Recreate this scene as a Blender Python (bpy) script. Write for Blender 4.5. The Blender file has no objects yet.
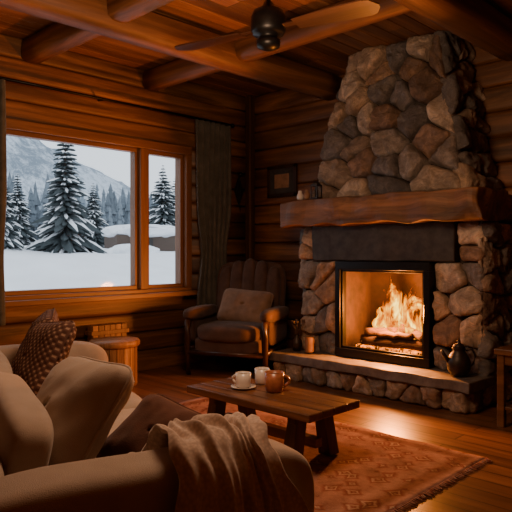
import bpy, bmesh, math, random
from mathutils import Vector, Matrix, Euler, noise
R=random.Random(7)
C=bpy.context.scene.collection
def T(x=0,y=0,z=0,rx=0,ry=0,rz=0,s=1.0):
    return Matrix.Translation((x,y,z))@Euler((math.radians(rx),math.radians(ry),math.radians(rz))).to_matrix().to_4x4()@Matrix.Scale(s,4)
def tn(v=0.15,warm=0.0):
    k=1+R.uniform(-v,v); return (k*(1+R.uniform(-warm,warm)),k,k*(1+R.uniform(-warm,warm)))
# ------------------------------------------------------------ mesh builder
class MB:
    def __init__(s): s.v=[];s.f=[];s.t=[];s.m=[];s.sm=[];s.uv={}
    def add(s,vs,fs,M=None,tint=(1,1,1),mat=0,smooth=True):
        o=len(s.v)
        for v in vs:
            v=Vector(v); s.v.append(M@v if M is not None else v); s.t.append(tint)
        for f in fs: s.f.append([i+o for i in f]); s.m.append(mat); s.sm.append(smooth)
        return o
    def box(s,a,b,M=None,tint=(1,1,1),mat=0):
        x0,y0,z0=a;x1,y1,z1=b
        s.add([(x0,y0,z0),(x1,y0,z0),(x1,y1,z0),(x0,y1,z0),(x0,y0,z1),(x1,y0,z1),(x1,y1,z1),(x0,y1,z1)],
          [(0,3,2,1),(4,5,6,7),(0,1,5,4),(1,2,6,5),(2,3,7,6),(3,0,4,7)],M,tint,mat,False)
    def sbox(s,c,size,k=5,n=10,M=None,tint=(1,1,1),mat=0,wob=0.0,seed=0):
        vs=[];fs=[]
        hx,hy,hz=size[0]/2,size[1]/2,size[2]/2
        for ax in range(3):
            for sg in (-1,1):
                o=len(vs)
                for i in range(n+1):
                    for j in range(n+1):
                        a=-1+2*i/n; b=-1+2*j/n
                        a=math.copysign(abs(a)**.8,a); b=math.copysign(abs(b)**.8,b)
                        p=[0,0,0];p[ax]=sg;p[(ax+1)%3]=a;p[(ax+2)%3]=b
                        L=(abs(p[0])**k+abs(p[1])**k+abs(p[2])**k)**(1/k)
                        q=Vector((p[0]/L*hx,p[1]/L*hy,p[2]/L*hz))
                        if wob: 
                            q=q*(1+wob*noise.noise(q*4+Vector((seed,seed*2,0)))+wob*.3*noise.noise(q*11+Vector((seed,seed*2,5))))
                        vs.append(q+Vector(c))
                for i in range(n):
                    for j in range(n):
                        a0=o+i*(n+1)+j; q=(a0,a0+n+1,a0+n+2,a0+1)
                        fs.append(q if sg>0 else q[::-1])
        s.add(vs,fs,M,tint,mat,True)
    def pillow(s,w,h,t,M=None,tint=(1,1,1),mat=0,n=26,seed=0,k=6,wr=.012):
        vs=[];fs=[]
        for side in (1,-1):
            o=len(vs)
            for i in range(n+1):
                for j in range(n+1):
                    u=-1+2*i/n; v=-1+2*j/n
                    L=(abs(u)**k+abs(v)**k)**(1/k) if (u or v) else 1; mxx=max(abs(u),abs(v)) or 1
                    f_=mxx/L
                    x=u*f_*w/2*(1-.06*(1-v*v)); y=v*f_*h/2*(1-.06*(1-u*u))
                    e=max(0,1-mxx**2.4)
                    z=side*t/2*e**.55
                    z+=wr*noise.noise(Vector((u*2.2+seed,v*2.2,side)))*(e**.3)+wr*.5*noise.noise(Vector((u*5+seed,v*3,side+7)))*(e**.3)
                    vs.append((x,y,z))
            for i in range(n):
                for j in range(n):
                    a0=o+i*(n+1)+j; q=(a0,a0+n+1,a0+n+2,a0+1)
                    fs.append(q if side>0 else q[::-1])
        s.add(vs,fs,M,tint,mat,True)
        P=[]
        for q in range(65):
            a=2*math.pi*q/64; cu,cv=math.cos(a),math.sin(a); L=(abs(cu)**k+abs(cv)**k)**(1/k); u,v=cu/L,cv/L
            P.append((u*w/2*(1-.06*(1-min(1,v*v))),v*h/2*(1-.06*(1-min(1,u*u))),0))
        s.tube(P,.006,6,M,tint,mat)
    def lathe(s,prof,n=28,M=None,tint=(1,1,1),mat=0,smooth=True):
        vs=[];fs=[]
        for r,z in prof:
            for i in range(n):
                a=2*math.pi*i/n; vs.append((r*math.cos(a),r*math.sin(a),z))
        for k in range(len(prof)-1):
            for i in range(n):
                j=(i+1)%n; fs.append((k*n+i,k*n+j,(k+1)*n+j,(k+1)*n+i))
        fs.append(tuple(range(n))[::-1]); fs.append(tuple(range((len(prof)-1)*n,len(prof)*n)))
        s.add(vs,fs,M,tint,mat,smooth)
    def tube(s,pts,rad,n=10,M=None,tint=(1,1,1),mat=0,smooth=True):
        vs=[];fs=[];pts=[Vector(p) for p in pts]
        for k,p in enumerate(pts):
            d=(pts[min(k+1,len(pts)-1)]-pts[max(k-1,0)]).normalized()
            up=Vector((0,0,1)) if abs(d.z)<.95 else Vector((1,0,0))
            a=d.cross(up).normalized(); b=d.cross(a)
            r=rad[k] if isinstance(rad,(list,tuple)) else rad
            for i in range(n):
                t=2*math.pi*i/n; vs.append(p+a*math.cos(t)*r+b*math.sin(t)*r)
        for k in range(len(pts)-1):
            for i in range(n):
                j=(i+1)%n; fs.append((k*n+i,k*n+j,(k+1)*n+j,(k+1)*n+i))
        fs.append(tuple(range(n))[::-1]); fs.append(tuple(range((len(pts)-1)*n,len(pts)*n)))
        s.add(vs,fs,M,tint,mat,smooth)
    def build(s,name,mats,parent=None,M=None,bevel=0,weld=False,fixn=False,sub=0):
        me=bpy.data.meshes.new(name); me.from_pydata([tuple(v) for v in s.v],[],s.f); 
        for m in mats: me.materials.append(m)
        for p,mi,sm in zip(me.polygons,s.m,s.sm): p.material_index=mi; p.use_smooth=sm
        at=me.color_attributes.new('tint','FLOAT_COLOR','POINT')
        for i,t in enumerate(s.t): at.data[i].color=(t[0],t[1],t[2],1)
        if weld or fixn:
            bm=bmesh.new(); bm.from_mesh(me)
            if weld: bmesh.ops.remove_doubles(bm,verts=bm.verts,dist=2e-5)
            if fixn: bmesh.ops.recalc_face_normals(bm,faces=bm.faces)
            bm.to_mesh(me); bm.free()
        ob=bpy.data.objects.new(name,me); C.objects.link(ob)
        if M is not None: ob.matrix_world=M
        if parent is not None: ob.parent=parent
        if bevel:
            b=ob.modifiers.new('bevel','BEVEL'); b.width=bevel; b.segments=2; b.limit_method='ANGLE'; b.angle_limit=math.radians(40)
        if sub:
            b=ob.modifiers.new('sub','SUBSURF'); b.levels=sub; b.render_levels=sub
        return ob
def empty(name,M=None):
    e=bpy.data.objects.new(name,None); e.empty_display_size=.2; C.objects.link(e)
    if M is not None: e.matrix_world=M
    return e
# ------------------------------------------------------------ materials
def newmat(name,rough=.6,metal=0,spec=None):
    m=bpy.data.materials.new(name); m.use_nodes=True; nt=m.node_tree
    b=nt.nodes['Principled BSDF']; b.inputs['Roughness'].default_value=rough; b.inputs['Metallic'].default_value=metal
    if spec is not None: b.inputs['Specular IOR Level'].default_value=spec
    return m,nt,b
def ramp(nt,stops,interp='LINEAR'):
    r=nt.nodes.new('ShaderNodeValToRGB'); cr=r.color_ramp; cr.interpolation=interp
    while len(cr.elements)<len(stops): cr.elements.new(.5)
    for e,(p,c) in zip(cr.elements,stops): e.position=p; e.color=(c[0],c[1],c[2],1)
    return r
def noisetex(nt,mapscale,detail=6,rough=.6,dist=0,scale=1.0,coord='Object',rot=(0,0,0)):
    tc=nt.nodes.new('ShaderNodeTexCoord'); mp=nt.nodes.new('ShaderNodeMapping'); n=nt.nodes.new('ShaderNodeTexNoise')
    mp.inputs['Scale'].default_value=mapscale; mp.inputs['Rotation'].default_value=rot
    n.inputs['Scale'].default_value=scale; n.inputs['Detail'].default_value=detail; n.inputs['Roughness'].default_value=rough; n.inputs['Distortion'].default_value=dist
    nt.links.new(tc.outputs[coord],mp.inputs['Vector']); nt.links.new(mp.outputs[0],n.inputs['Vector'])
    return n
def tinted(nt,b,colsock):
    a=nt.nodes.new('ShaderNodeAttribute'); a.attribute_name='tint'
    mx=nt.nodes.new('ShaderNodeMix'); mx.data_type='RGBA'; mx.blend_type='MULTIPLY'; mx.inputs[0].default_value=1
    nt.links.new(colsock,mx.inputs[6]); nt.links.new(a.outputs['Color'],mx.inputs[7])
    nt.links.new(mx.outputs[2],b.inputs['Base Color'])
def bump(nt,b,sock,st=.3,dist=.01):
    bp=nt.nodes.new('ShaderNodeBump'); bp.inputs['Strength'].default_value=st; bp.inputs['Distance'].default_value=dist
    nt.links.new(sock,bp.inputs['Height']); nt.links.new(bp.outputs[0],b.inputs['Normal']); return bp
def wood(name,c1,c2,axis='x',rough=.5,s=14,bst=.5):
    m,nt,b=newmat(name,rough)
    sc=[s,s,s]; sc['xyz'.index(axis)]=s*.07
    n=noisetex(nt,sc,8,.65,.8)
    mid=[(a+b_)/2*.8 for a,b_ in zip(c1,c2)]
    r=ramp(nt,[(.3,c1),(.5,mid),(.72,c2)]); nt.links.new(n.outputs[0],r.inputs[0])
    tinted(nt,b,r.outputs[0]); bump(nt,b,n.outputs[0],bst,.01)
    return m
def plain(name,c,rough=.5,metal=0,ns=30,var=.25,bst=.15,spec=None):
    m,nt,b=newmat(name,rough,metal,spec)
    n=noisetex(nt,(ns,ns,ns),4)
    r=ramp(nt,[(.3,[x*(1-var) for x in c]),(.7,[x*(1+var) for x in c])]); nt.links.new(n.outputs[0],r.inputs[0])
    tinted(nt,b,r.outputs[0])
    if bst: bump(nt,b,n.outputs[0],bst,.004)
    return m
def fabric(name,c,rough=.95,weave=260,var=.3,bst=.5,c2=None,sheen=.2,bd=.003):
    m,nt,b=newmat(name,rough,0,.2)
    n=noisetex(nt,(9,9,9),6); n2=noisetex(nt,(weave,weave,weave),2)
    r=ramp(nt,[(.3,[x*(1-var) for x in c]),(.7,c2 or [x*(1+var) for x in c])]); nt.links.new(n.outputs[0],r.inputs[0])
    tinted(nt,b,r.outputs[0]); bump(nt,b,n2.outputs[0],bst,bd)
    b.inputs['Sheen Weight'].default_value=sheen
    return m
M_wallx=wood('log_wall_wood_x',(.06,.023,.009),(.36,.15,.055),'x',.5,10,.5)
M_wally=wood('log_wall_wood_y',(.055,.021,.009),(.34,.145,.054),'y',.5,10,.5)
M_ceil=wood('ceiling_plank_wood',(.11,.04,.015),(.46,.185,.062),'y',.5,9,.35)
M_beamx=wood('beam_wood_x',(.085,.033,.013),(.40,.165,.06),'x',.55,9,.6)
M_beamy=wood('beam_wood_y',(.085,.033,.013),(.40,.165,.06),'y',.55,9,.6)
M_trimz=wood('window_wood_z',(.16,.063,.022),(.34,.15,.055),'z',.45,12,.2)
M_trimy=wood('window_wood_y',(.16,.063,.022),(.34,.15,.055),'y',.45,12,.2)
M_mantel=wood('mantel_wood',(.035,.015,.007),(.34,.15,.06),'x',.6,8,1)
M_table=wood('table_wood',(.06,.026,.014),(.26,.115,.052),'x',.32,12,.3)
M_leg=wood('table_leg_wood',(.03,.012,.006),(.14,.058,.026),'z',.45,12,.3)
M_drum=wood('stool_wood',(.16,.07,.03),(.46,.24,.11),'z',.5,16,.3)
M_darkwood=wood('dark_wood',(.018,.008,.005),(.075,.03,.014),'z',.35,12,.2)
M_blade=wood('fan_blade_wood',(.04,.016,.01),(.12,.046,.026),'x',.35,10,.2)
M_logf=wood('charred_log',(.008,.004,.003),(.07,.028,.012),'x',.9,14,1)
M_metal=plain('black_metal',(.012,.011,.011),.38,.6)
M_iron=plain('dark_iron',(.05,.04,.034),.45,.7)
M_mortar=plain('mortar',(.05,.038,.03),.95,0,60,.3,.5)
M_soot=plain('firebrick',(.019,.0075,.003),.95,0,9,.6,.6)
M_slate=plain('hearth_slate',(.14,.12,.105),.5,0,12,.4,.5)
M_lintel=plain('charred_lintel',(.04,.034,.03),.7,0,10,.5,.7)
M_ceramic=plain('white_ceramic',(.70,.64,.58),.25,0,10,.05,0)
M_brown=plain('brown_ceramic',(.34,.12,.06),.3,0,20,.3,0)
M_coffee=plain('coffee',(.03,.012,.006),.2,0,10,.1,0)
M_clay=plain('clay',(.28,.15,.08),.7,0,20,.3,.2)
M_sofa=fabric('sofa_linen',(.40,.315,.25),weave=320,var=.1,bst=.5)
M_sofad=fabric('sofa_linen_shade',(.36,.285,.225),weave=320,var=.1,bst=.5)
M_pilbrown=fabric('brown_velvet',(.10,.042,.028),weave=200,sheen=.1)
M_chair=fabric('chair_upholstery',(.085,.048,.034),weave=240,sheen=.1)
M_pilchair=fabric('tan_pillow_cloth',(.23,.14,.09),weave=120,bst=.9)
M_curt=fabric('curtain_linen',(.10,.095,.08),weave=300)
# stone
m,nt,b=newmat('field_stone',.7); n=noisetex(nt,(8,8,8),10,.75,.6); n2=noisetex(nt,(45,45,45),5,.7)
r=ramp(nt,[(.3,(.35,.33,.31)),(.5,(.9,.87,.84)),(.7,(1.9,1.8,1.65))]); nt.links.new(n.outputs[0],r.inputs[0])
tinted(nt,b,r.outputs[0])
ad=nt.nodes.new('ShaderNodeMath'); ad.operation='MULTIPLY_ADD'; ad.inputs[1].default_value=.4
nt.links.new(n2.outputs[0],ad.inputs[0]); nt.links.new(n.outputs[0],ad.inputs[2]); bump(nt,b,ad.outputs[0],1,.045)
M_stone=m
# floor
m,nt,b=newmat('floor_boards',.3); tc=nt.nodes.new('ShaderNodeTexCoord'); br=nt.nodes.new('ShaderNodeTexBrick')
br.inputs['Scale'].default_value=1; br.inputs['Brick Width'].default_value=1.7; br.inputs['Row Height'].default_value=.14
br.inputs['Mortar Size'].default_value=.004; br.inputs['Color1'].default_value=(.22,.095,.04,1); br.inputs['Color2'].default_value=(.13,.055,.024,1)
br.inputs['Mortar'].default_value=(.01,.005,.003,1); br.offset=.37
nt.links.new(tc.outputs['Object'],br.inputs['Vector'])
n=noisetex(nt,(.9,14,14),8,.6,.8); r=ramp(nt,[(.3,(.45,.42,.4)),(.7,(1.3,1.3,1.3))]); nt.links.new(n.outputs[0],r.inputs[0])
mx=nt.nodes.new('ShaderNodeMix'); mx.data_type='RGBA'; mx.blend_type='MULTIPLY'; mx.inputs[0].default_value=1
nt.links.new(br.outputs[0],mx.inputs[6]); nt.links.new(r.outputs[0],mx.inputs[7]); nt.links.new(mx.outputs[2],b.inputs['Base Color'])
bump(nt,b,n.outputs[0],.2,.005); M_floor=m
# rug
m,nt,b=newmat('woven_rug',.97,0,.1)
nw=noisetex(nt,(3,3,3),4); tc=nt.nodes.new('ShaderNodeTexCoord'); va=nt.nodes.new('ShaderNodeVectorMath'); va.operation='MULTIPLY_ADD'
va.inputs[1].default_value=(.12,.12,.12); nt.links.new(nw.outputs['Color'],va.inputs[0]); nt.links.new(tc.outputs['Object'],va.inputs[2])
mp=nt.nodes.new('ShaderNodeMapping'); mp.inputs['Scale'].default_value=(8,8,8)
nt.links.new(va.outputs[0],mp.inputs[0]); v=nt.nodes.new('ShaderNodeTexVoronoi'); v.distance='MINKOWSKI'; v.inputs['Exponent'].default_value=.8; v.inputs['Randomness'].default_value=.75; v.inputs['Scale'].default_value=1
nt.links.new(mp.outputs[0],v.inputs['Vector'])
r=ramp(nt,[(.0,(.36,.21,.145)),(.2,(.16,.04,.03)),(.36,(.36,.22,.15)),(.5,(.18,.05,.038)),(.8,(.29,.14,.10))]); nt.links.new(v.outputs['Distance'],r.inputs[0])
n=noisetex(nt,(6,6,6),10,.8); r2=ramp(nt,[(.35,(.6,.55,.55)),(.65,(1.3,1.3,1.3))]); nt.links.new(n.outputs[0],r2.inputs[0])
mx=nt.nodes.new('ShaderNodeMix'); mx.data_type='RGBA'; mx.blend_type='MULTIPLY'; mx.inputs[0].default_value=1
nt.links.new(r.outputs[0],mx.inputs[6]); nt.links.new(r2.outputs[0],mx.inputs[7]); tinted(nt,b,mx.outputs[2])
n3=noisetex(nt,(150,150,150),2); bump(nt,b,n3.outputs[0],.8,.006); M_rug=m
# patterned pillow
m,nt,b=newmat('patterned_cloth',.95,0,.2)
tc=nt.nodes.new('ShaderNodeTexCoord'); mp=nt.nodes.new('ShaderNodeMapping'); mp.inputs['Scale'].default_value=(38,38,0); mp.inputs['Rotation'].default_value=(0,0,.78)
nt.links.new(tc.outputs['Object'],mp.inputs[0]); v=nt.nodes.new('ShaderNodeTexVoronoi'); v.distance='MANHATTAN'; v.inputs['Randomness'].default_value=.0; v.inputs['Scale'].default_value=1
nt.links.new(mp.outputs[0],v.inputs['Vector']); r=ramp(nt,[(.2,(.34,.22,.16)),(.36,(.12,.06,.045)),(.8,(.08,.038,.028))]); nt.links.new(v.outputs['Distance'],r.inputs[0])
tinted(nt,b,r.outputs[0]); bump(nt,b,v.outputs['Distance'],.5,.006); M_pat=m
# throw
m,nt,b=newmat('knit_throw',.97,0,.1)
v=nt.nodes.new('ShaderNodeTexVoronoi'); tc=nt.nodes.new('ShaderNodeTexCoord'); mp=nt.nodes.new('ShaderNodeMapping'); mp.inputs['Scale'].default_value=(80,95,80)
nt.links.new(tc.outputs['Object'],mp.inputs[0]); nt.links.new(mp.outputs[0],v.inputs['Vector']); v.inputs['Scale'].default_value=1
r=ramp(nt,[(.0,(.68,.54,.44)),(.8,(.45,.34,.27))]); nt.links.new(v.outputs['Distance'],r.inputs[0]); tinted(nt,b,r.outputs[0]); bump(nt,b,v.outputs['Distance'],-.9,.01); b.inputs['Sheen Weight'].default_value=.2
M_throw=m
# snow / outdoors
M_snow=plain('snow',(.84,.87,.91),.8,0,1.2,.05,.3)
M_fir=plain('fir_needles',(.05,.065,.07),.9,0,5,.3,0)
M_fird=plain('haze_tinted_fir',(.23,.275,.32),1,0,2,.2,0)  # pale blue-grey needles: distance haze painted into the base colour
M_bark=plain('bark',(.10,.07,.055),.9)
m,nt,b=newmat('haze_tinted_mountain',1,0,0); n=noisetex(nt,(.55,.55,.3),10,.85); n4=noisetex(nt,(.09,.09,.05),4,.6)
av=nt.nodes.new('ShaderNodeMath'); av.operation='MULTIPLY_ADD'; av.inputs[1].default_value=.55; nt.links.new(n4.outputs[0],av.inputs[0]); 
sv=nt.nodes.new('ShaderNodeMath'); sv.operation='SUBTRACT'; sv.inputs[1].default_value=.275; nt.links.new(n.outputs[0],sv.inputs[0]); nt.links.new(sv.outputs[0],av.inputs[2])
r=ramp(nt,[(.44,(.22,.265,.315)),(.58,(.55,.61,.68))]); nt.links.new(av.outputs[0],r.inputs[0]); nt.links.new(r.outputs[0],b.inputs['Base Color']); M_mtn=m  # haze over the ridge is painted into these ramp colours
# glass
m=bpy.data.materials.new('window_glass'); m.use_nodes=True; nt=m.node_tree; nt.nodes.clear()
o=nt.nodes.new('ShaderNodeOutputMaterial'); t=nt.nodes.new('ShaderNodeBsdfTransparent'); g=nt.nodes.new('ShaderNodeBsdfGlossy'); g.inputs['Roughness'].default_value=.05
x=nt.nodes.new('ShaderNodeMixShader'); x.inputs[0].default_value=.008; nt.links.new(t.outputs[0],x.inputs[1]); nt.links.new(g.outputs[0],x.inputs[2]); nt.links.new(x.outputs[0],o.inputs[0]); M_glass=m
# flame
m=bpy.data.materials.new('flame'); m.use_nodes=True; nt=m.node_tree; nt.nodes.clear()
o=nt.nodes.new('ShaderNodeOutputMaterial'); t=nt.nodes.new('ShaderNodeBsdfTransparent'); e=nt.nodes.new('ShaderNodeEmission'); x=nt.nodes.new('ShaderNodeMixShader')
a=nt.nodes.new('ShaderNodeAttribute'); a.attribute_name='tint'; sp=nt.nodes.new('ShaderNodeSeparateColor'); nt.links.new(a.outputs['Color'],sp.inputs[0])
n=noisetex(nt,(13,13,5),6,.65,1.2)
def mth(op,i0,i1=None,c0=None,c1=None):
    q=nt.nodes.new('ShaderNodeMath'); q.operation=op
    if i0 is not None: nt.links.new(i0,q.inputs[0])
    else: q.inputs[0].default_value=c0
    if i1 is not None: nt.links.new(i1,q.inputs[1])
    elif c1 is not None: q.inputs[1].default_value=c1
    return q.outputs[0]
nn=mth('MULTIPLY',mth('SUBTRACT',n.outputs[0],c1=.5),c1=2.8)
core=mth('ADD',mth('MULTIPLY',sp.outputs[0],mth('SUBTRACT',None,mth('MULTIPLY',sp.outputs[1],c1=.5),c0=1.0)),nn)
rc=ramp(nt,[(.2,(.9,.07,.0)),(.5,(1,.19,.0)),(.75,(1,.36,.005)),(1.0,(1,.62,.08))]); nt.links.new(core,rc.inputs[0])
al=ramp(nt,[(.26,(0,0,0)),(.66,(.92,.92,.92))]); nt.links.new(core,al.inputs[0])
nt.links.new(rc.outputs[0],e.inputs[0]); stg=mth('MULTIPLY_ADD',mth('POWER',mth('MAXIMUM',core,c1=0.0),c1=1.8),c1=3.4); stg.node.inputs[2].default_value=.5; nt.links.new(stg,e.inputs[1])
nt.links.new(al.outputs[0],x.inputs[0]); nt.links.new(t.outputs[0],x.inputs[1]); nt.links.new(e.outputs[0],x.inputs[2]); nt.links.new(x.outputs[0],o.inputs[0]); M_flame=m
m,nt,b=newmat('embers',.9); n=noisetex(nt,(30,30,30),4); r=ramp(nt,[(.42,(0,0,0)),(.62,(1,.2,.003))]); nt.links.new(n.outputs[0],r.inputs[0]); nt.links.new(r.outputs[0],b.inputs['Emission Color']); b.inputs['Emission Strength'].default_value=4; b.inputs['Base Color'].default_value=(.03,.02,.015,1); M_ember=m

# ------------------------------------------------------------ room shell
ZC=3.08; RX=6.6; RY=-6.6
mb=MB(); mb.box((-.2,RY-.2,-.12),(RX+.2,.2,0)); mb.build('floor',[M_floor])
def course(mb,axis,a0,a1,z0,z1,plane,inw,tint,dep=.04):
    K=10; prof=[]
    for k in range(K+1):
        q=(0,.03,.08,.18,.35,.5,.65,.82,.92,.97,1)[k]; prof.append((z0+(z1-z0)*q, dep*(1-abs(2*q-1)**9)**.5 if 0<q<1 else 0))
    vs=[]
    N=max(2,int(abs(a1-a0)/.35))
    for i in range(N+1):
        a=a0+(a1-a0)*i/N
        for z,d in prof:
            w=.008*noise.noise(Vector((a*1.1,z0*7.3,z*3))) if d>0 else 0
            c=plane+inw*(d+w)
            vs.append((a,c,z) if axis=='x' else (c,a,z))
    fs=[]
    for i in range(N):
        for k in range(K):
            p=i*(K+1)+k; fs.append((p,p+K+1,p+K+2,p+1))
    fs.append(tuple(range(K+1))); fs.append(tuple(range(N*(K+1),(N+1)*(K+1))))
    mb.add(vs,fs,None,tint,0,True)
WY0,WY1,WZ0,WZ1=-3.75,-.98,.78,2.34
mb=MB()
zs=[.195*i for i in range(13)]+[2.34+.185*i for i in range(1,5)]
for i in range(len(zs)-1):
    z0,z1=zs[i],zs[i+1]
    segs=[(RY,0)] if (z1<=WZ0+.001 or z0>=WZ1-.001) else [(RY,WY0),(WY1,0)]
    for a,bb in segs: course(mb,'y',a,bb,z0,z1,0,1,tn(.4,.06))
mb.box((-.2,RY,0),(-.002,0,WZ0)); mb.box((-.2,RY,WZ1),(-.002,0,ZC)); mb.box((-.2,RY,WZ0),(-.002,WY0,WZ1)); mb.box((-.2,WY1,WZ0),(-.002,0,WZ1))
mb.build('wall_left',[M_wally],fixn=True)
def wallfull(name,axis,a0,a1,plane,inw,mat):
    mb=MB(); k=14
    for i in range(k):
        course(mb,axis,a0,a1,ZC*i/k,ZC*(i+1)/k,plane,inw,tn(.4,.06))
    if axis=='x': mb.box((a0,min(plane-inw*.002,plane-inw*.2),0),(a1,max(plane-inw*.002,plane-inw*.2),ZC))
    else: mb.box((min(plane-inw*.002,plane-inw*.2),a0,0),(max(plane-inw*.002,plane-inw*.2),a1,ZC))
    mb.build(name,[mat],fixn=True)
wallfull('wall_back','x',0,RX,0,-1,M_wallx)
wallfull('wall_front','x',0,RX,RY,1,M_wallx)
wallfull('wall_right','y',RY,0,RX,-1,M_wally)
mb=MB(); w=.15; x=-.0
while x<RX:
    y=RY
    while y<0:
        y2=min(0,y+R.uniform(2.2,4)); mb.box((x+.002,y+.002,ZC),(min(x+w,RX)-.004,y2,ZC+.04),tint=tn(.38,.05)); y=y2
    x+=w
mb.box((-.2,RY-.2,ZC+.03),(RX+.2,.2,ZC+.12),tint=(.2,.2,.2)); mb.build('ceiling',[M_ceil],bevel=.004)
def beam(axis,pos,a0,a1,z,r,mat,sq=.75):
    mb=MB(); n=14; N=int(abs(a1-a0)/.25); vs=[];fs=[]
    for i in range(N+1):
        a=a0+(a1-a0)*i/N
        for k in range(n):
            t=2*math.pi*(k+.5)/n; cx,cz=math.cos(t),math.sin(t); q=(abs(cx)**4+abs(cz)**4)**.25
            rr=r/q*(1+.05*noise.noise(Vector((a*1.2,k*.9,pos))))
            c=pos+cx*rr; zz=z+cz*rr
            vs.append((a,c,zz) if axis=='x' else (c,a,zz))
    for i in range(N):
        for k in range(n): j=(k+1)%n; fs.append((i*n+k,i*n+j,(i+1)*n+j,(i+1)*n+k))
    fs.append(tuple(range(n))); fs.append(tuple(range(N*n,(N+1)*n)))
    mb.add(vs,fs,None,tn(.1),0,True); mb.build('ceiling_beam',[mat],fixn=True)
for y in (-1.5,-2.77,-4.04,-5.3): beam('x',y,.05,RX-.05,2.975,.1,M_beamx)
for x_ in (1.3,3.2,5.1): beam('y',x_,RY+.05,-.07,2.94,.125,M_beamy)
mb=MB(); mb.box((.03,-.12,0),(.12,-.03,ZC)); mb.build('trim_1',[M_leg],bevel=.015)
mb=MB(); mb.box((.04,RY+.1,0),(.075,-.14,.13)); mb.build('baseboard_left',[M_wally],bevel=.008)
mb=MB(); mb.box((.14,-.075,0),(1.2,-.04,.13)); mb.box((3.35,-.075,0),(RX-.1,-.04,.13)); mb.build('baseboard_back',[M_wallx],bevel=.008)
# ------------------------------------------------------------ window
win=empty('window_1')
mb=MB(); d0,d1=-.12,.085; f=.075
mb.box((d0,WY0,WZ1-f),(d1,WY1,WZ1+.01)); mb.box((d0,WY0,WZ0-.01),(d1,WY1,WZ0+.05))
mb.box((-.05,WY0-.04,WZ0-.035),(.16,WY1+.05,WZ0+.012))
mb.build('casing_horizontal',[M_trimy],win,bevel=.006)
mb=MB(); mb.box((d0,WY1-f,WZ0+.05),(d1,WY1,WZ1-f)); mb.box((d0,WY0,WZ0+.05),(d1,WY0+f,WZ1-f)); mb.box((d0,-1.64,WZ0+.05),(d1-.01,-1.545,WZ1-f))
mb.build('casing_vertical',[M_trimz],win,bevel=.006)
mb=MB(); mv=MB(); gl=MB()
for (ya,yb) in ((WY0+f,-1.64),(-1.545,WY1-f)):
    s=.04; z0,z1=WZ0+.05,WZ1-f
    mb.box((-.05,ya,z1-s),(.03,yb,z1)); mb.box((-.05,ya,z0),(.03,yb,z0+s))
    mv.box((-.05,ya,z0+s),(.03,ya+s,z1-s)); mv.box((-.05,yb-s,z0+s),(.03,yb,z1-s))
    gl.box((-.012,ya+s,z0+s),(-.006,yb-s,z1-s))
mb.build('sash_rails',[M_trimy],win,bevel=.004); mv.build('sash_stiles',[M_trimz],win,bevel=.004); gl.build('glass_panes',[M_glass],win)
# curtains
mb=MB(); mb.tube([(.17,-4.2,2.655),(.17,-.47,2.655)],.013,12); mb.sbox((.17,-.45,2.655),(.05,.05,.05),2,6); mb.sbox((.17,-4.22,2.655),(.05,.05,.05),2,6)
for y in (-.46,-2.1,-4.15): mb.tube([(.03,y,2.67),(.17,y,2.655)],.009,8)
mb.build('curtain_rod',[M_metal])
def curtain(y0,y1,zb,tie):
    mb=MB(); nu,nv=90,44; vs=[];fs=[]
    yc=(y0+y1)/2
    for j in range(nv+1):
        q=j/nv; z=2.64-(2.64-zb)*q
        wd=1-tie*math.exp(-((z-1.2)/.35)**2)
        for i in range(nu+1):
            u=i/nu; ph=u*2*math.pi*6.5
            amp=.034*(.6+.4*q)*wd+.01
            y=yc+(y0-yc+(y1-y0)*u)*wd+.008*math.sin(ph*2+q*3)
            x=.165+amp*math.sin(ph+.7*math.sin(q*2.5+u*4))+.012*noise.noise(Vector((u*5,q*3,1)))
            vs.append((max(x,.1),y,z))
    for j in range(nv):
        for i in range(nu): p=j*(nu+1)+i; fs.append((p,p+1,p+nu+2,p+nu+1))
    mb.add(vs,fs); ob=mb.build('window_curtain',[M_curt]); s=ob.modifiers.new('s','SOLIDIFY'); s.thickness=.006
curtain(-1.0,-.50,.62,.28); curtain(-3.9,-3.07,.60,.05)
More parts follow.
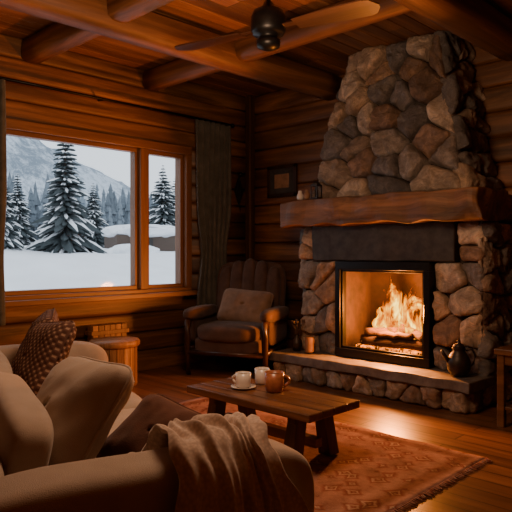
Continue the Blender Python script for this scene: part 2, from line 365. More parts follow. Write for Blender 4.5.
# ------------------------------------------------------------ stones
PAL=[(.36,.26,.19),(.27,.205,.155),(.20,.18,.165),(.44,.33,.24),(.23,.15,.105),(.13,.12,.115),(.50,.40,.31),(.29,.25,.22),(.38,.245,.16),(.17,.155,.15),(.42,.34,.27)]
def clip(poly,p,nrm):
    out=[]
    for i in range(len(poly)):
        a,b_=poly[i],poly[(i+1)%len(poly)]
        da=(a-p).dot(nrm); db=(b_-p).dot(nrm)
        if da<=0: out.append(a)
        if da*db<0: out.append(a+(b_-a)*(da/(da-db)))
    return out
def stones(mb,quad,sz,asp=1.35,dep=.07,over=(0,0,0,0),kb=1.0):
    BL,BR,TR,TL=[Vector(q) for q in quad]
    w=((BR-BL).length+(TR-TL).length)/2; h=((TL-BL).length+(TR-BR).length)/2
    nrm=((BR-BL).cross(TL-BL)).normalized()
    def mp(p,d):
        u=p.x/w; v=p.y/h
        return BL*(1-u)*(1-v)+BR*u*(1-v)+TR*u*v+TL*(1-u)*v+nrm*d
    ny=max(1,round(h/sz)); seeds=[]
    for j in range(ny):
        nx=max(1,round(w/(sz*asp)+R.uniform(-.8,.8)))
        for i in range(nx):
            seeds.append(Vector(((i+.5+R.uniform(-.34,.34)+(.22 if j%2 else -.22)*(nx>1))*w/nx,(j+.5+R.uniform(-.38,.38))*h/ny)))
    rect=[Vector((-over[0],-over[1])),Vector((w+over[2],-over[1])),Vector((w+over[2],h+over[3])),Vector((-over[0],h+over[3]))]
    for s in seeds:
        poly=rect
        for o in seeds:
            if o is s or (o-s).length>sz*4.5: continue
            poly=clip(poly,(o+s)/2,(o-s).normalized())
            if len(poly)<3: break
        if len(poly)<3: continue
        c=sum(poly,Vector((0,0)))/len(poly)
        rad=sum((p-c).length for p in poly)/len(poly)
        if rad<.02: continue
        k=max(.5,1-.006/rad); poly=[c+(p-c)*k for p in poly]
        pts=[]
        for i in range(len(poly)):
            a,b_=poly[i],poly[(i+1)%len(poly)]; L=(b_-a).length; m_=max(1,int(L/.07))
            for q in range(m_): pts.append(a+(b_-a)*q/m_)
        for _ in range(3):
            np_=[]
            for i in range(len(pts)):
                a,b_=pts[i],pts[(i+1)%len(pts)]; np_+= [a*.75+b_*.25,a*.25+b_*.75]
            pts=np_[::1]
            if len(pts)>48: break
        D=dep*R.uniform(.6,1.4); tilt=Vector((R.uniform(-.4,.4),R.uniform(-.45,.3)))
        sd=R.random()*50; n=len(pts); vs=[];fs=[]
        for sc,dd in ((1.0,-.03),(1.0,.15),(.975,.5),(.92,.75),(.8,.94),(.6,1.03),(.3,1.08)):
            for p in pts:
                q=c+(p-c)*sc
                if dd>0: q=q+Vector((noise.noise(Vector((q.x*14,q.y*14,sd))),noise.noise(Vector((q.x*14,q.y*14,sd+9)))))*.014
                z=dd*D if dd>0 else dd
                if dd>.3: z+=.026*noise.noise(Vector((q.x*9,q.y*9,sd)))+.016*noise.noise(Vector((q.x*26,q.y*26,sd)))+tilt.dot(q-c)*.5
                vs.append(mp(q,z))
        vs.append(mp(c,D*1.1+.0))
        for r_ in range(6):
            for i in range(n): j=(i+1)%n; fs.append((r_*n+i,r_*n+j,(r_+1)*n+j,(r_+1)*n+i))
        for i in range(n): fs.append((6*n+i,6*n+(i+1)%n,7*n))
        t=R.choice(PAL); kk=R.uniform(.75,1.2)*kb; mb.add(vs,fs,None,(t[0]*kk,t[1]*kk,t[2]*kk),0,True)
fp=empty('stone_fireplace')
core=MB()
core.box((1.37,-.58,0),(1.8,-.0,1.45)); core.box((2.73,-.58,0),(3.17,0,1.45)); core.box((1.8,-.58,1.08),(2.73,0,1.45)); core.box((1.8,-.12,0),(2.73,0,1.08)); core.box((1.8,-.58,0),(2.73,-.12,.27))
core.box((1.27,-.88,0),(3.17,-.5,.17))
B=[(1.53,-.575,1.6),(2.98,-.575,1.6),(3.0,-.0,1.6),(1.53,0,1.6)]; TT=[(1.83,-.42,ZC),(2.69,-.42,ZC),(2.67,0,ZC),(1.83,0,ZC)]
core.add(B+TT,[(0,3,2,1),(4,5,6,7),(0,1,5,4),(1,2,6,5),(2,3,7,6),(3,0,4,7)],smooth=False)
core.build('mortar_core',[M_mortar],fp)
st=MB()
stones(st,[(1.5,-.6,1.68),(3.0,-.6,1.68),(2.71,-.44,ZC),(1.81,-.44,ZC)],.2,1.4,.09,(.02,0,.03,0),1.05)
stones(st,[(3.0,-.62,1.68),(3.03,-.0,1.68),(2.70,-.0,ZC),(2.71,-.46,ZC)],.19,1.2,.08,(.03,0,0,0),1.1)
stones(st,[(1.5,0,1.68),(1.5,-.62,1.68),(1.81,-.46,ZC),(1.81,0,ZC)],.2,1.2,.05)
stones(st,[(1.36,-.6,.24),(1.80,-.6,.24),(1.80,-.6,1.13),(1.36,-.6,1.13)],.18,1.2,.06,(.02,0,0,0),1.3)
stones(st,[(1.36,-.6,1.13),(1.53,-.6,1.13),(1.53,-.6,1.45),(1.36,-.6,1.45)],.16,1,.055,(.02,0,0,0),1.3)
stones(st,[(2.77,-.6,.24),(3.17,-.6,.24),(3.17,-.6,1.13),(2.77,-.6,1.13)],.2,1.3,.065,(0,0,.03,0),1.5)
stones(st,[(2.98,-.6,1.13),(3.17,-.6,1.13),(3.17,-.6,1.45),(2.98,-.6,1.45)],.18,1,.06,(0,0,.03,0),1.5)
stones(st,[(3.18,-.62,0),(3.18,-.0,0),(3.18,-.0,1.45),(3.18,-.62,1.45)],.19,1.3,.06,(.03,0,0,0),1.3)
stones(st,[(1.36,0,0),(1.36,-.62,0),(1.36,-.62,1.45),(1.36,0,1.45)],.2,1.3,.04)
stones(st,[(1.27,-.88,0),(3.17,-.88,0),(3.17,-.88,.175),(1.27,-.88,.175)],.13,1.3,.06,(.02,0,.03,0),1.3)
stones(st,[(3.17,-.88,0),(3.17,-.62,0),(3.17,-.62,.175),(3.17,-.88,.175)],.15,1.3,.05)
stones(st,[(1.27,-.5,0),(1.27,-.88,0),(1.27,-.88,.175),(1.27,-.5,.175)],.15,1.3,.04)
st.build('field_stones',[M_stone],fp)
def slab(name,a,b_,mat,seg=(24,8,3),amp=.012,fr=5,bev=.012,parent=None):
    nx,ny,nz=seg; mbb=MB()
    vs=[];idx={};fs=[]
    def vid(i,j,k):
        if (i,j,k) not in idx:
            p=Vector((a[0]+(b_[0]-a[0])*i/nx,a[1]+(b_[1]-a[1])*j/ny,a[2]+(b_[2]-a[2])*k/nz))
            p+=Vector((noise.noise(p*fr),noise.noise(p*fr+Vector((7,0,0))),.6*noise.noise(p*fr+Vector((0,7,0)))))*amp
            idx[(i,j,k)]=len(vs); vs.append(p)
        return idx[(i,j,k)]
    for i in range(nx):
        for j in range(ny):
            fs.append((vid(i,j,0),vid(i,j+1,0),vid(i+1,j+1,0),vid(i+1,j,0))); fs.append((vid(i,j,nz),vid(i+1,j,nz),vid(i+1,j+1,nz),vid(i,j+1,nz)))
        for k in range(nz):
            fs.append((vid(i,0,k),vid(i+1,0,k),vid(i+1,0,k+1),vid(i,0,k+1))); fs.append((vid(i,ny,k),vid(i,ny,k+1),vid(i+1,ny,k+1),vid(i+1,ny,k)))
    for j in range(ny):
        for k in range(nz):
            fs.append((vid(0,j,k),vid(0,j,k+1),vid(0,j+1,k+1),vid(0,j+1,k))); fs.append((vid(nx,j,k),vid(nx,j+1,k),vid(nx,j+1,k+1),vid(nx,j,k+1)))
    mbb.add(vs,fs,smooth=False); return mbb.build(name,[mat],parent,bevel=bev)
slab('hearth_slab',(1.22,-.96,.168),(3.24,-.55,.25),M_slate,(30,8,2),.018,5,.01,fp)
slab('lintel_stone',(1.53,-.69,1.13),(2.98,-.55,1.46),M_lintel,(20,3,6),.018,4,.012,fp)
slab('mantel_beam',(1.27,-.86,1.455),(3.25,-.05,1.69),M_mantel,(46,8,7),.05,5,.01,fp)
# insert
mt=MB(); x0,x1,z0,z1=1.81,2.765,.255,1.125
mt.box((x0,-.70,z1-.075),(x1,-.6,z1)); mt.box((x0,-.70,z0),(x1,-.6,z0+.075)); mt.box((x0,-.70,z0+.075),(x0+.055,-.6,z1-.075)); mt.box((x1-.055,-.70,z0+.075),(x1,-.6,z1-.075))
i0,i1,j0,j1=x0+.055,x1-.055,z0+.075,z1-.075
mt.box((i0,-.68,j1-.02),(i1,-.64,j1)); mt.box((i0,-.68,j0),(i1,-.64,j0+.02)); mt.box((i0,-.68,j0),(i0+.02,-.64,j1)); mt.box((i1-.02,-.68,j0),(i1,-.64,j1))
mt.tube([(x1-.03,-.72,.62),(x1-.03,-.72,.78)],.01,8)
mt.build('insert_frame',[M_metal],fp,bevel=.006)
fb=MB(); fb.box((1.81,-.6,.26),(2.73,-.12,.3)); fb.box((1.81,-.6,1.06),(2.73,-.12,1.085))
fb.box((1.8,-.6,.3),(1.83,-.15,1.06)); fb.box((2.70,-.6,.3),(2.73,-.15,1.06)); fb.box((1.8,-.15,.3),(2.73,-.12,1.06))
fb.build('firebox_liner',[M_soot],fp)
# fire
lg=MB()
for (a,b_,r_) in (((1.98,-.50,.395),(2.66,-.46,.40),.05),((2.0,-.27,.38),(2.6,-.25,.38),.052),((2.02,-.52,.47),(2.46,-.32,.50),.042),((2.64,-.52,.47),(2.24,-.30,.53),.04),((2.16,-.535,.46),(2.50,-.50,.475),.028)):
    a=Vector(a);b_=Vector(b_); P=[a.lerp(b_,q/8)+Vector((0,noise.noise(Vector((q,r_*90,0)))*.012,noise.noise(Vector((q,0,r_*90)))*.012)) for q in range(9)]
    lg.tube(P,[r_*(1+.15*noise.noise(Vector((q*1.3,r_*77,3)))) for q in range(9)],12)
lg.build('burning_logs',[M_logf],fp)
em=MB()
for _ in range(90): em.sbox((R.uniform(1.93,2.67),R.uniform(-.57,-.2),.32+R.uniform(0,.025)),(R.uniform(.03,.07),R.uniform(.03,.06),.035),4,3,wob=.3,seed=R.random()*9)
em.build('ember_bed',[M_ember],fp,weld=True)
gr=MB()
for q in range(7): gr.tube([(1.98+q*.11,-.59,.3),(1.98+q*.11,-.59,.34),(1.98+q*.11,-.58,.36)],.007,6)
gr.tube([(1.94,-.59,.325),(2.68,-.59,.325)],.008,6); gr.build('fire_grate',[M_metal],fp)
fl=MB()
for (cx,cy,w_,h_,lean,rot) in ((2.29,-.36,.36,.66,.03,10),(2.13,-.38,.32,.46,.04,-15),(2.46,-.34,.32,.56,-.03,25),(2.38,-.41,.26,.46,.07,-5),(2.21,-.44,.26,.38,-.05,20),(2.04,-.33,.22,.30,.02,5),(2.58,-.36,.24,.36,-.03,-20),(2.33,-.47,.54,.24,.0,0)):
    nu,nv=14,34; vs=[];fs=[];tt=[]
    Mx=T(cx,cy,.40,0,0,rot); sd=R.random()*40
    for j in range(nv+1):
        q=j/nv; wd=w_/2*(math.sin(math.pi*min(1,q*.9+.22))**.8)*(1-q**3*.9)*(1+.5*noise.noise(Vector((q*5,sd,11))))
        ox=lean*q+.22*q*noise.noise(Vector((q*3.2,sd,0))); oy=.04*q*noise.noise(Vector((q*3,sd,5)))
        for i in range(nu+1):
            u=-1+2*i/nu; vs.append((u*wd+ox,oy+.02*u*u,q*h_)); tt.append((1-abs(u)**1.6,q,0))
    for j in range(nv):
        for i in range(nu): p=j*(nu+1)+i; fs.append((p,p+1,p+nu+2,p+nu+1))
    o_=fl.add(vs,fs,Mx)
    for i,t_ in enumerate(tt): fl.t[o_+i]=t_
fl.build('flames',[M_flame],fp)
# ------------------------------------------------------------ rug
mb=MB(); vs=[];fs=[];nx,ny=60,50
x0,x1,y0,y1=1.4,3.72,-3.5,-1.77
for j in range(ny+1):
    for i in range(nx+1):
        x=x0+(x1-x0)*i/nx;y=y0+(y1-y0)*j/ny
        x+=.01*noise.noise(Vector((0,y*3,1))); y+=.012*noise.noise(Vector((x*3,0,1)))
        vs.append((x,y,.012+.003*noise.noise(Vector((x*4,y*4,0)))))
for j in range(ny):
    for i in range(nx): p=j*(nx+1)+i; fs.append((p,p+1,p+nx+2,p+nx+1))
mb.add(vs,fs)
for i,v_ in enumerate(mb.v):
    e=min(v_.x-x0,x1-v_.x,v_.y-y0,y1-v_.y)
    mb.t[i]=(1.2,1.35,1.4) if e<.05 else ((.7,.62,.6) if e<.13 else ((1.15,1.25,1.25) if e<.2 else (1,1,1)))
rug=mb.build('area_rug',[M_rug]); s_=rug.modifiers.new('s','SOLIDIFY'); s_.thickness=.01; s_.offset=-1
mb=MB()
for k in range(110):
    y=y0+.01+(y1-y0-.02)*k/109
    mb.tube([(x1-.005,y,.012),(x1+.03+R.uniform(-.008,.01),y+R.uniform(-.01,.01),.005)],.003,4,tint=(1.5,1.6,1.6))
fr_=mb.build('rug_fringe',[M_rug],rug)
# ------------------------------------------------------------ coffee table
ct=empty('coffee_table')
mb=MB()
for k in range(4):
    ya=-2.76+k*.115; mb.box((2.18,ya,.305),(3.20,ya+.113,.35),tint=tn(.18))
mb.build('tabletop',[M_table],ct,bevel=.007)
mb=MB()
for x in (2.36,3.02):
    for sy,yb,yt in ((1,-2.70,-2.64),(1,-2.36,-2.42)):
        vs=[(x-.045,yb-.045,.016),(x+.045,yb-.045,.016),(x+.045,yb+.045,.016),(x-.045,yb+.045,.016),(x-.035,yt-.045,.30),(x+.035,yt-.045,.30),(x+.035,yt+.045,.30),(x-.035,yt+.045,.30)]
        mb.add(vs,[(0,3,2,1),(4,5,6,7),(0,1,5,4),(1,2,6,5),(2,3,7,6),(3,0,4,7)],smooth=False,tint=tn(.1))
    mb.box((x-.03,-2.7,.255),(x+.03,-2.36,.304))
mb.build('legs',[M_leg],ct,bevel=.006)
mb=MB(); mb.box((2.3,-2.56,.10),(3.08,-2.50,.155)); mb.build('stretcher',[M_table],ct,bevel=.005)
def mug(x,y,z,r,h,mat,ang,saucer=True,nm='coffee_mug'):
    mb=MB()
    if saucer: mb.lathe([(.01,0),(r*.9,0),(r*1.6,.012),(r*1.63,.016),(r*.9,.007),(.01,.006)],28); 
    zb=.008 if saucer else 0
    mb.lathe([(.01,zb),(r*.74,zb),(r*.9,zb+h*.1),(r*.97,zb+h*.4),(r,zb+h),(r*.93,zb+h),(r*.9,zb+h*.4),(r*.7,zb+h*.15),(.01,zb+h*.12)],28)
    mb.lathe([(.01,zb+h*.86),(r*.92,zb+h*.86),(r*.92,zb+h*.865),(.01,zb+h*.865)],24,mat=1)
    P=[(r*.95+ .38*r*1.6*math.sin(a*math.pi/8)*1.0,0,zb+h*(.85-.62*a/8)) for a in range(9)]
    mb.tube(P,.007 if r<.05 else .009,8)
    return mb.build(nm,[mat,M_coffee],None,T(x,y,z,0,0,ang))
mug(2.50,-2.56,.351,.049,.09,M_ceramic,200); mug(2.49,-2.38,.351,.048,.10,M_ceramic,60,False); mug(2.70,-2.49,.351,.060,.12,M_brown,50,False)
# ------------------------------------------------------------ sofa
SM=T(2.606,-3.894,0,0,0,-17); so=empty('sofa',SM)
def part(mb,name,mats,parent,**k):
    ob=mb.build(name,mats,None,**k); ob.parent=parent; return ob
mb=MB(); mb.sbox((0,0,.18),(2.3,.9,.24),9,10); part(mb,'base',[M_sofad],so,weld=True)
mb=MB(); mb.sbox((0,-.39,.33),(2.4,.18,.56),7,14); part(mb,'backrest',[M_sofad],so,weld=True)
mb=MB()
for x in (-.54,.54): mb.sbox((x,.14,.37),(1.07,.70,.19),7,24,wob=.012,seed=x*9)
part(mb,'seat_cushions',[M_sofa],so,weld=True)
mb=MB()
for k,x in enumerate((-.55,.47)): mb.sbox((0,0,0),(1.03,.34,.17),5,24,T(x,-.25,.53,76,0,0),wob=.02,seed=k*5)
part(mb,'back_cushions',[M_sofa],so,weld=True)
mb=MB()
for x in (-1.21,1.23): mb.sbox((x,.04,.32),(.26,1.06,.59),5.5,28,wob=.01,seed=x)
part(mb,'arms',[M_sofa],so,weld=True)
mb=MB()
for x in (-1.15,1.15):
    for y in (-.38,.38): mb.lathe([(.02,.02),(.03,.1)],14,T(x,y,0))
part(mb,'feet',[M_darkwood],so)
def pil(name,w,h,t,M,mat,seed=1):
    mb=MB(); mb.pillow(w,h,t,seed=seed); return mb.build(name,[mat],None,SM@M,weld=True)
pil('patterned_pillow',.46,.46,.17,T(-.82,.06,.655,64,4,-12),M_pat,1)
pil('patterned_pillow',.46,.46,.17,T(-.35,.0,.65,60,-6,14),M_pat,2)
pil('linen_pillow',.58,.48,.2,T(.66,-.06,.61,54,-3,10),M_sofa,5)
pil('brown_pillow',.36,.34,.14,T(.84,.21,.535,36,12,26),M_pilbrown,3)
# throw
mb=MB(); path=[(.93,.49),(1.0,.495),(1.05,.55),(1.10,.62),(1.17,.64),(1.24,.643),(1.31,.63),(1.365,.58),(1.385,.48),(1.395,.39),(1.405,.3),(1.42,.2),(1.44,.1),(1.45,.04)]
def cat(P,t):
    n=len(P)-1; k=min(int(t*n),n-1); f=t*n-k; g=lambda i:Vector(P[max(0,min(n,i))])
    p0,p1,p2,p3=g(k-1),g(k),g(k+1),g(k+2)
    return .5*((2*p1)+(p2-p0)*f+(2*p0-5*p1+4*p2-p3)*f*f+(3*p1-p0-3*p2+p3)*f**3)
nu,nv=120,90; vs=[];fs=[]
for j in range(nv+1):
    q=j/nv; p=cat(path,q); dn=(cat(path,min(1,q+.01))-cat(path,max(0,q-.01))).normalized(); nr=Vector((-dn.y,dn.x))
    if nr.dot(p-Vector((1.23,.35)))<0: nr=-nr
    for i in range(nu+1):
        u=i/nu
        hang=max(0,(q-.5)*2)
        y=.07+(.32+.28*hang)*u+.06*noise.noise(Vector((q*3,u*2,3)))+.03*math.sin(q*5)+.03*noise.noise(Vector((q*14,u*1.2,8)))*(abs(u-.5)*2)
        ph=u*2*math.pi*3.5+4.2*noise.noise(Vector((q*2.6,u*2.6,0)))+q*3.0
        f_=(.5+.5*math.sin(ph))*.65+.35*(.5+.5*math.sin(ph*2.3+q*7+3*noise.noise(Vector((q*5,u*4,6)))))
        amp=.032+.035*hang
        o_=.022+amp*f_+.02*noise.noise(Vector((u*6,q*9,2)))
        vs.append((p.x+nr.x*o_,y,max(.02,p.y+nr.y*o_)))
for j in range(nv):
    for i in range(nu): p=j*(nu+1)+i; fs.append((p,p+1,p+nu+2,p+nu+1))
mb.add(vs,fs); th=mb.build('throw_blanket',[M_throw],None,SM); s_=th.modifiers.new('s','SOLIDIFY'); s_.thickness=.012; s_.offset=1
# ------------------------------------------------------------ armchair
AM=T(.76,-.93,0,0,0,26,1.08); ac=empty('armchair',AM)
mb=MB(); mb.sbox((0,-.02,.27),(.66,.66,.16),7,10); mb.sbox((0,-.06,.385),(.62,.68,.17),4,14,wob=.03)
part(mb,'seat',[M_chair],ac,weld=True)
mb=MB()
for k in range(5):
    x=(k-2)*.125; hh=.76-.02*abs(k-2)**2
    mb.sbox((0,0,0),(.15,.15,hh),3.2,12,M=T(x,.31,.33+hh/2-.03,-10,0,0))
mb.sbox((0,0,0),(.72,.10,.72),5,12,M=T(0,.35,.67,-10,0,0))
part(mb,'backrest',[M_chair],ac,weld=True)
mb=MB()
for x in (-.37,.37):
    mb.sbox((x,-.02,.55),(.14,.68,.12),3.2,14); mb.sbox((x,.02,.41),(.07,.56,.26),6,8)
part(mb,'arm_pads',[M_chair],ac,weld=True)
mb=MB()
for x in (-.37,.37):
    mb.tube([(x,-.31,0),(x,-.33,.2),(x,-.34,.36),(x,-.33,.48),(x,-.27,.53)],[.02,.026,.03,.032,.03],10)
    mb.tube([(x*.95,.36,0),(x*.95,.32,.25),(x,.3,.5)],[.02,.028,.028],10); mb.tube([(x,-.33,.22),(x,.32,.24)],.025,8)
mb.tube([(-.37,-.33,.21),(.37,-.33,.21)],.025,8)
part(mb,'wood_frame',[M_darkwood],ac)
mb=MB(); mb.pillow(.54,.36,.16,seed=4); mb.build('tan_pillow',[M_pilchair],None,AM@T(.04,.08,.60,62,4,-4),weld=True)
# ------------------------------------------------------------ drum side table + crate
mb=MB(); 
for k in range(20):
    a=2*math.pi*k/20; mb.box((.175,-.028,.03),(.2,.028,.37),T(0,0,0,0,0,math.degrees(a)),tn(.25))
mb.lathe([(.01,0),(.195,0),(.205,.03),(.195,.04),(.01,.04)],36,tint=(.7,.7,.7)); mb.lathe([(.01,.36),(.21,.36),(.225,.375),(.225,.405),(.215,.42),(.01,.42)],40,tint=(1.25,1.2,1.1))
mb.lathe([(.17,.03),(.17,.37)],30,tint=(.4,.4,.4))
mb.build('drum_side_table',[M_drum],None,T(.47,-2.2,0))
mb=MB()
for k in range(6): mb.box((.1,-2.26+k*.062,.02),(.2,-2.202+k*.062,.52),tint=tn(.25))
mb.box((.09,-2.28,.06),(.21,-1.87,.1),tint=(.8,.8,.8)); mb.box((.09,-2.28,.43),(.21,-1.87,.47),tint=(.8,.8,.8)); mb.box((.1,-2.26,0),(.2,-1.89,.03))
mb.build('wooden_crate',[M_drum],bevel=.004)
# ------------------------------------------------------------ right side table
mb=MB(); mb.box((3.46,-1.08,.5),(3.98,-.58,.54))
for x in (3.5,3.94):
    for y in (-1.04,-.62): mb.box((x-.025,y-.025,0),(x+.025,y+.025,.5))
mb.box((3.49,-1.05,.12),(3.95,-.61,.145)); mb.box((3.5,-1.055,.43),(3.94,-1.03,.5)); mb.box((3.475,-1.04,.43),(3.5,-.62,.5))
mb.build('end_table',[M_table],bevel=.005)
# ------------------------------------------------------------ mantel + hearth decor
mb=MB(); mb.lathe([(.01,0),(.06,0),(.085,.04),(.09,.1),(.07,.155),(.045,.185),(.05,.205),(.055,.21),(.045,.212),(.01,.19)],26)
mb.tube([(.05,0,.19),(.1,0,.2),(.125,0,.15),(.11,0,.09),(.085,0,.07)],.009,8); mb.tube([(-.08,0,.11),(-.115,0,.16),(-.13,0,.19)],[.02,.014,.01],8)
mb.lathe([(.05,.21),(.04,.235),(.012,.245),(.015,.26),(.01,.27)],20)
mb.build('iron_kettle',[M_iron],None,T(3.07,-.80,.262,0,0,40,1.0))
mb=MB(); mb.lathe([(.01,0),(.042,0),(.044,.01),(.044,.14),(.04,.145),(.038,.13),(.01,.128)],24); mb.tube([(0,0,.12),(0,0,.155)],.003,6); mb.build('candle_jar',[M_clay],None,T(1.56,-.76,.262))
mb=MB(); mb.lathe([(.01,0),(.035,0),(.055,.05),(.05,.09),(.022,.13),(.026,.15),(.018,.15),(.01,.1)],22)
for k in range(9):
    a=R.uniform(0,6.28); q=R.uniform(.03,.09); mb.tube([(0,0,.1),(q*.4*math.cos(a),q*.4*math.sin(a),.2),(q*math.cos(a),q*math.sin(a),.28+R.uniform(-.03,.03))],.0025,5,mat=1)
    mb.sbox((q*math.cos(a),q*math.sin(a),.28),(.02,.02,.03),2,4,mat=1)
mb.build('twig_vase',[M_iron,M_bark],None,T(1.40,-.76,.262),weld=True)
mb=MB(); mb.box((-.04,-.04,0),(.04,.04,.012)); mb.box((-.04,-.04,.12),(.04,.04,.132))
for a in (-.034,.034):
    for b_ in (-.034,.034): mb.box((a-.004,b_-.004,0),(a+.004,b_+.004,.125))
mb.lathe([(.05,.13),(.02,.16),(.005,.165)],12); mb.tube([(-.02,0,.16),(-.015,0,.19),(.015,0,.19),(.02,0,.16)],.003,6); mb.lathe([(.015,.012),(.015,.08)],12)
mb.build('candle_lantern',[M_iron],None,T(1.62,-.74,1.71))
for k,(x,y) in enumerate(((1.44,-.76),(1.53,-.77))):
    mb=MB(); mb.lathe([(.01,0),(.026,0),(.034,.02),(.03,.05),(.018,.065),(.02,.08),(.008,.09)],18); mb.build('small_jar',[M_clay if k else M_ceramic],None,T(x,y,1.71))
# picture frame on wall_back
mb=MB(); xa,xb,za,zb=.36,.80,1.84,2.20; y=-.08
mb.box((xa,y,za),(xb,y+.03,za+.04)); mb.box((xa,y,zb-.04),(xb,y+.03,zb)); mb.box((xa,y,za),(xa+.04,y+.03,zb)); mb.box((xb-.04,y,za),(xb,y+.03,zb)); mb.box((xa+.03,y+.01,za+.03),(xb-.03,y+.03,zb-.03),mat=1); mb.box((xa+.11,y+.005,za+.1),(xb-.11,y+.02,zb-.1),mat=2)
mb.build('picture_frame',[M_darkwood,M_lintel,M_clay],bevel=.004)
mb=MB(); mb.add([(0,0,.19),(0,.08,0),(0,0,-.19),(0,-.08,0),(.045,0,0)],[(0,1,4),(1,2,4),(2,3,4),(3,0,4),(0,3,2,1)],smooth=False)
mb.lathe([(.02,0),(.028,.03),(.012,.05)],12,T(.03,0,.17)); mb.tube([(.02,0,-.17),(.02,0,-.25)],[.01,.002],6)
mb.build('wall_sconce',[M_metal],None,T(.055,-.24,1.93))
# ------------------------------------------------------------ ceiling fan
fan=empty('ceiling_fan',T(2.49,-2.32,0))
mb=MB(); mb.lathe([(.01,3.07),(.075,3.07),(.07,3.03),(.03,3.0),(.01,3.0)],24); mb.lathe([(.014,2.72),(.014,3.02)],12)
mb.lathe([(.03,2.84),(.05,2.80),(.10,2.78),(.115,2.74),(.115,2.66),(.10,2.63),(.06,2.62),(.06,2.60),(.08,2.59),(.075,2.55),(.03,2.53),(.01,2.528)],32)
part(mb,'motor',[M_metal],fan)
for bi,ang in enumerate((-167,13)):
    mb=MB()
    vs=[];fs=[];N=14
    for k in range(N+1):
        q=k/N; x=.2+.56*q; w_=.06+.035*math.sin(q*math.pi*.6) ; 
        if q>.85: w_*=math.sqrt(max(0.02,1-((q-.85)/.15)**2))
        for sg in (-1,1):
            for zz in (-.004,.004): vs.append((x,sg*w_,zz))
    for k in range(N):
        a=k*4; b2=a+4
        fs+= [(a,a+2,b2+2,b2),(a+1,b2+1,b2+3,a+3),(a,b2,b2+1,a+1),(a+2,a+3,b2+3,b2+2)]
    fs+=[(0,1,3,2),(N*4,N*4+2,N*4+3,N*4+1)]
    mb.add(vs,fs,T(0,0,0,-7,0,0),smooth=False)
    mb.box((.1,-.02,-.004),(.26,.02,.004),T(0,0,.005,-7,0,0))
    part(mb,'blade_%d'%(bi+1),[M_blade],fan,M=T(0,0,2.665,0,0,ang))
# ------------------------------------------------------------ outdoors
def gz(x,y):
    s=min(1,max(0,(-x-1)/12)); s=s*s*(3-2*s)
    return -.45+1.6*s+max(0,-x-13)*.028+.6*noise.noise(Vector((x*.12,y*.12,0)))*min(1,s*2+.1)+.22*noise.noise(Vector((x*.4,y*.4,4)))*min(1,s*3)
mb=MB(); vs=[];fs=[];nx,ny=110,150
for j in range(ny+1):
    for i in range(nx+1):
        q=i/nx; x=-.3-74.7*q**1.6; y=-25+125*(j/ny); vs.append((x,y,gz(x,y)))
for j in range(ny):
    for i in range(nx): p=j*(nx+1)+i; fs.append((p,p+1,p+nx+2,p+nx+1))
mb.add(vs,fs); mb.build('snow_ground',[M_snow],fixn=True)
mb=MB(); vs=[];fs=[];nx,ny=50,110
for j in range(ny+1):
    y=-40+220*j/ny
    for i in range(nx+1):
        q=i/nx; x=-72-65*q; rg=9+22*math.exp(-((y-28)/38)**2)
        h=rg*(math.sin(min(1,q*1.35)*math.pi/2)**1.3)+3*noise.noise(Vector((x*.06,y*.06,2)))*q+1.4*noise.noise(Vector((x*.3,y*.3,2)))
        vs.append((x,y,h+1.0))
for j in range(ny):
    for i in range(nx): p=j*(nx+1)+i; fs.append((p,p+1,p+nx+2,p+nx+1))
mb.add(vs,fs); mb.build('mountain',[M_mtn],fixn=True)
def fir(mb,H,Rb,tiers,nb,rs):
    mb.tube([(0,0,-.3),(0,0,H*.97)],[H*.022,.01],6,mat=1)
    for k in range(tiers):
        q=k/(tiers-1); z=H*(.08+.90*q); L=Rb*(1-q)**.8*rs.uniform(.7,1.2)+.06*H/5
        for b_ in range(nb):
            a=2*math.pi*(b_+rs.random()*.9)/nb+k; l=L*rs.uniform(.6,1.25); w_=l*.12+.025; dr=.2+.25*(1-q)+rs.uniform(-.08,.12)
            vs=[];ss=[]
            for t,wf in ((0,.35),(.35,1),(.7,.8),(1,.08)):
                x=l*t; zz=l*(-dr*t*t+.05*t)
                vs+=[(x,-w_*wf,zz-.14*l*wf),(x,0,zz+.02),(x,w_*wf,zz-.14*l*wf)]
                ss+=[(x,-w_*wf*.6,zz-.05*l*wf+.012),(x,0,zz+.03+.015*l),(x,w_*wf*.6,zz-.05*l*wf+.012)]
            fs=[]
            for m_ in range(3):
                for c in range(2): p=m_*3+c; fs.append((p,p+1,p+4,p+3))
            Mx=T(0,0,z,0,0,math.degrees(a)); mb.add(vs,fs,Mx,tint=(1,1,1),mat=0,smooth=False)
            if rs.random()<.42: mb.add(ss,fs,Mx,mat=2,smooth=True)
rs=random.Random(3)
for (x,y,H,Rb) in ((-12,4.0,4.0,1.0),(-16,3.0,3.7,1.0),(-12.5,2.3,2.1,.6),(-22,15.2,5.0,1.25),(-24,17.6,4.4,1.1),(-23,9.4,3.7,.9),(-28,12.4,4.6,1.1),(-29,15.0,4.2,1.1),(-30,10.6,4.4,1.1)):
    mb=MB(); fir(mb,H,Rb,28,18,rs); mb.build('snowy_fir_tree',[M_fir,M_bark,M_snow],None,T(x,y,gz(x,y)-.1))
mb=MB()
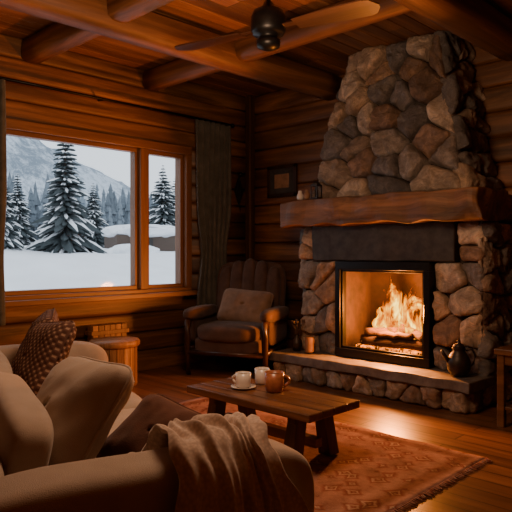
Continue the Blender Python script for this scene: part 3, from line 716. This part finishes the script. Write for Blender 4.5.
for _ in range(520):
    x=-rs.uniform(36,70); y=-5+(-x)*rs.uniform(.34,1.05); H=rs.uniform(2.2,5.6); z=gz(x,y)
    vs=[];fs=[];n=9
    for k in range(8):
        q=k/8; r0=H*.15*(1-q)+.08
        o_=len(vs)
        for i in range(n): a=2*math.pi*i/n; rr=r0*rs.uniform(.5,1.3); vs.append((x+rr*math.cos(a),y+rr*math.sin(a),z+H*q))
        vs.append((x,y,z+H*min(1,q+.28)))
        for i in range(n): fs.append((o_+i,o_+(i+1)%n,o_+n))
    hz=.75+.02*(-x-36); mb.add(vs,fs,tint=(hz*rs.uniform(.85,1.15),)*3,smooth=False)  # trees farther out tinted lighter, as painted haze
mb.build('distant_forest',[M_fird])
# snowy cabin outside
cb=MB(); cb.box((-1.3,-1.5,-.8),(1.3,1.5,.45),mat=0)
cb.sbox((0,0,.62),(3.3,3.6,.7),2.6,14,mat=1,wob=.12); cb.box((1.28,-.5,-.3),(1.33,.1,.3),mat=2); cb.sbox((1.9,-.9,-.35),(1.6,2.2,.8),2.4,10,mat=1,wob=.15)
cb.build('snowy_cabin',[M_bark,M_snow,M_lintel],None,T(-18.2,11.2,gz(-18.2,11.2)+.25,0,0,-20))
# ------------------------------------------------------------ lights
w=bpy.data.worlds.new('world'); bpy.context.scene.world=w; w.use_nodes=True
bg=w.node_tree.nodes['Background']; bg.inputs[0].default_value=(.76,.84,.93,1); bg.inputs[1].default_value=1.7
def light(name,typ,loc,e,col,size=.1,rot=None):
    l=bpy.data.lights.new(name,typ); l.energy=e; l.color=col
    if typ=='AREA': l.size=size
    else: l.shadow_soft_size=size
    o=bpy.data.objects.new(name,l); C.objects.link(o); o.location=loc
    if rot: o.rotation_euler=[math.radians(q) for q in rot]
    return o
light('fire_light','POINT',(2.30,-.54,.68),230,(1,.29,.05),.1)
light('room_fill_light','POINT',(3.1,-3.2,2.15),88,(1,.63,.38),.3)  # added warm fill hanging in mid-air to brighten the room, no lamp fixture
light('corner_fill_light','POINT',(1.2,-4.9,1.7),10,(1,.6,.33),.3)  # weak added fill outside the view, no real lamp in that corner
# ------------------------------------------------------------ camera
cam=bpy.data.cameras.new('camera'); co=bpy.data.objects.new('camera',cam); C.objects.link(co)
cam.lens=42.8; cam.sensor_width=36; cam.clip_end=500
co.location=(5.23,-5.23,1.2); co.rotation_euler=(math.radians(89.72),0,math.radians(44.44))
bpy.context.scene.camera=co
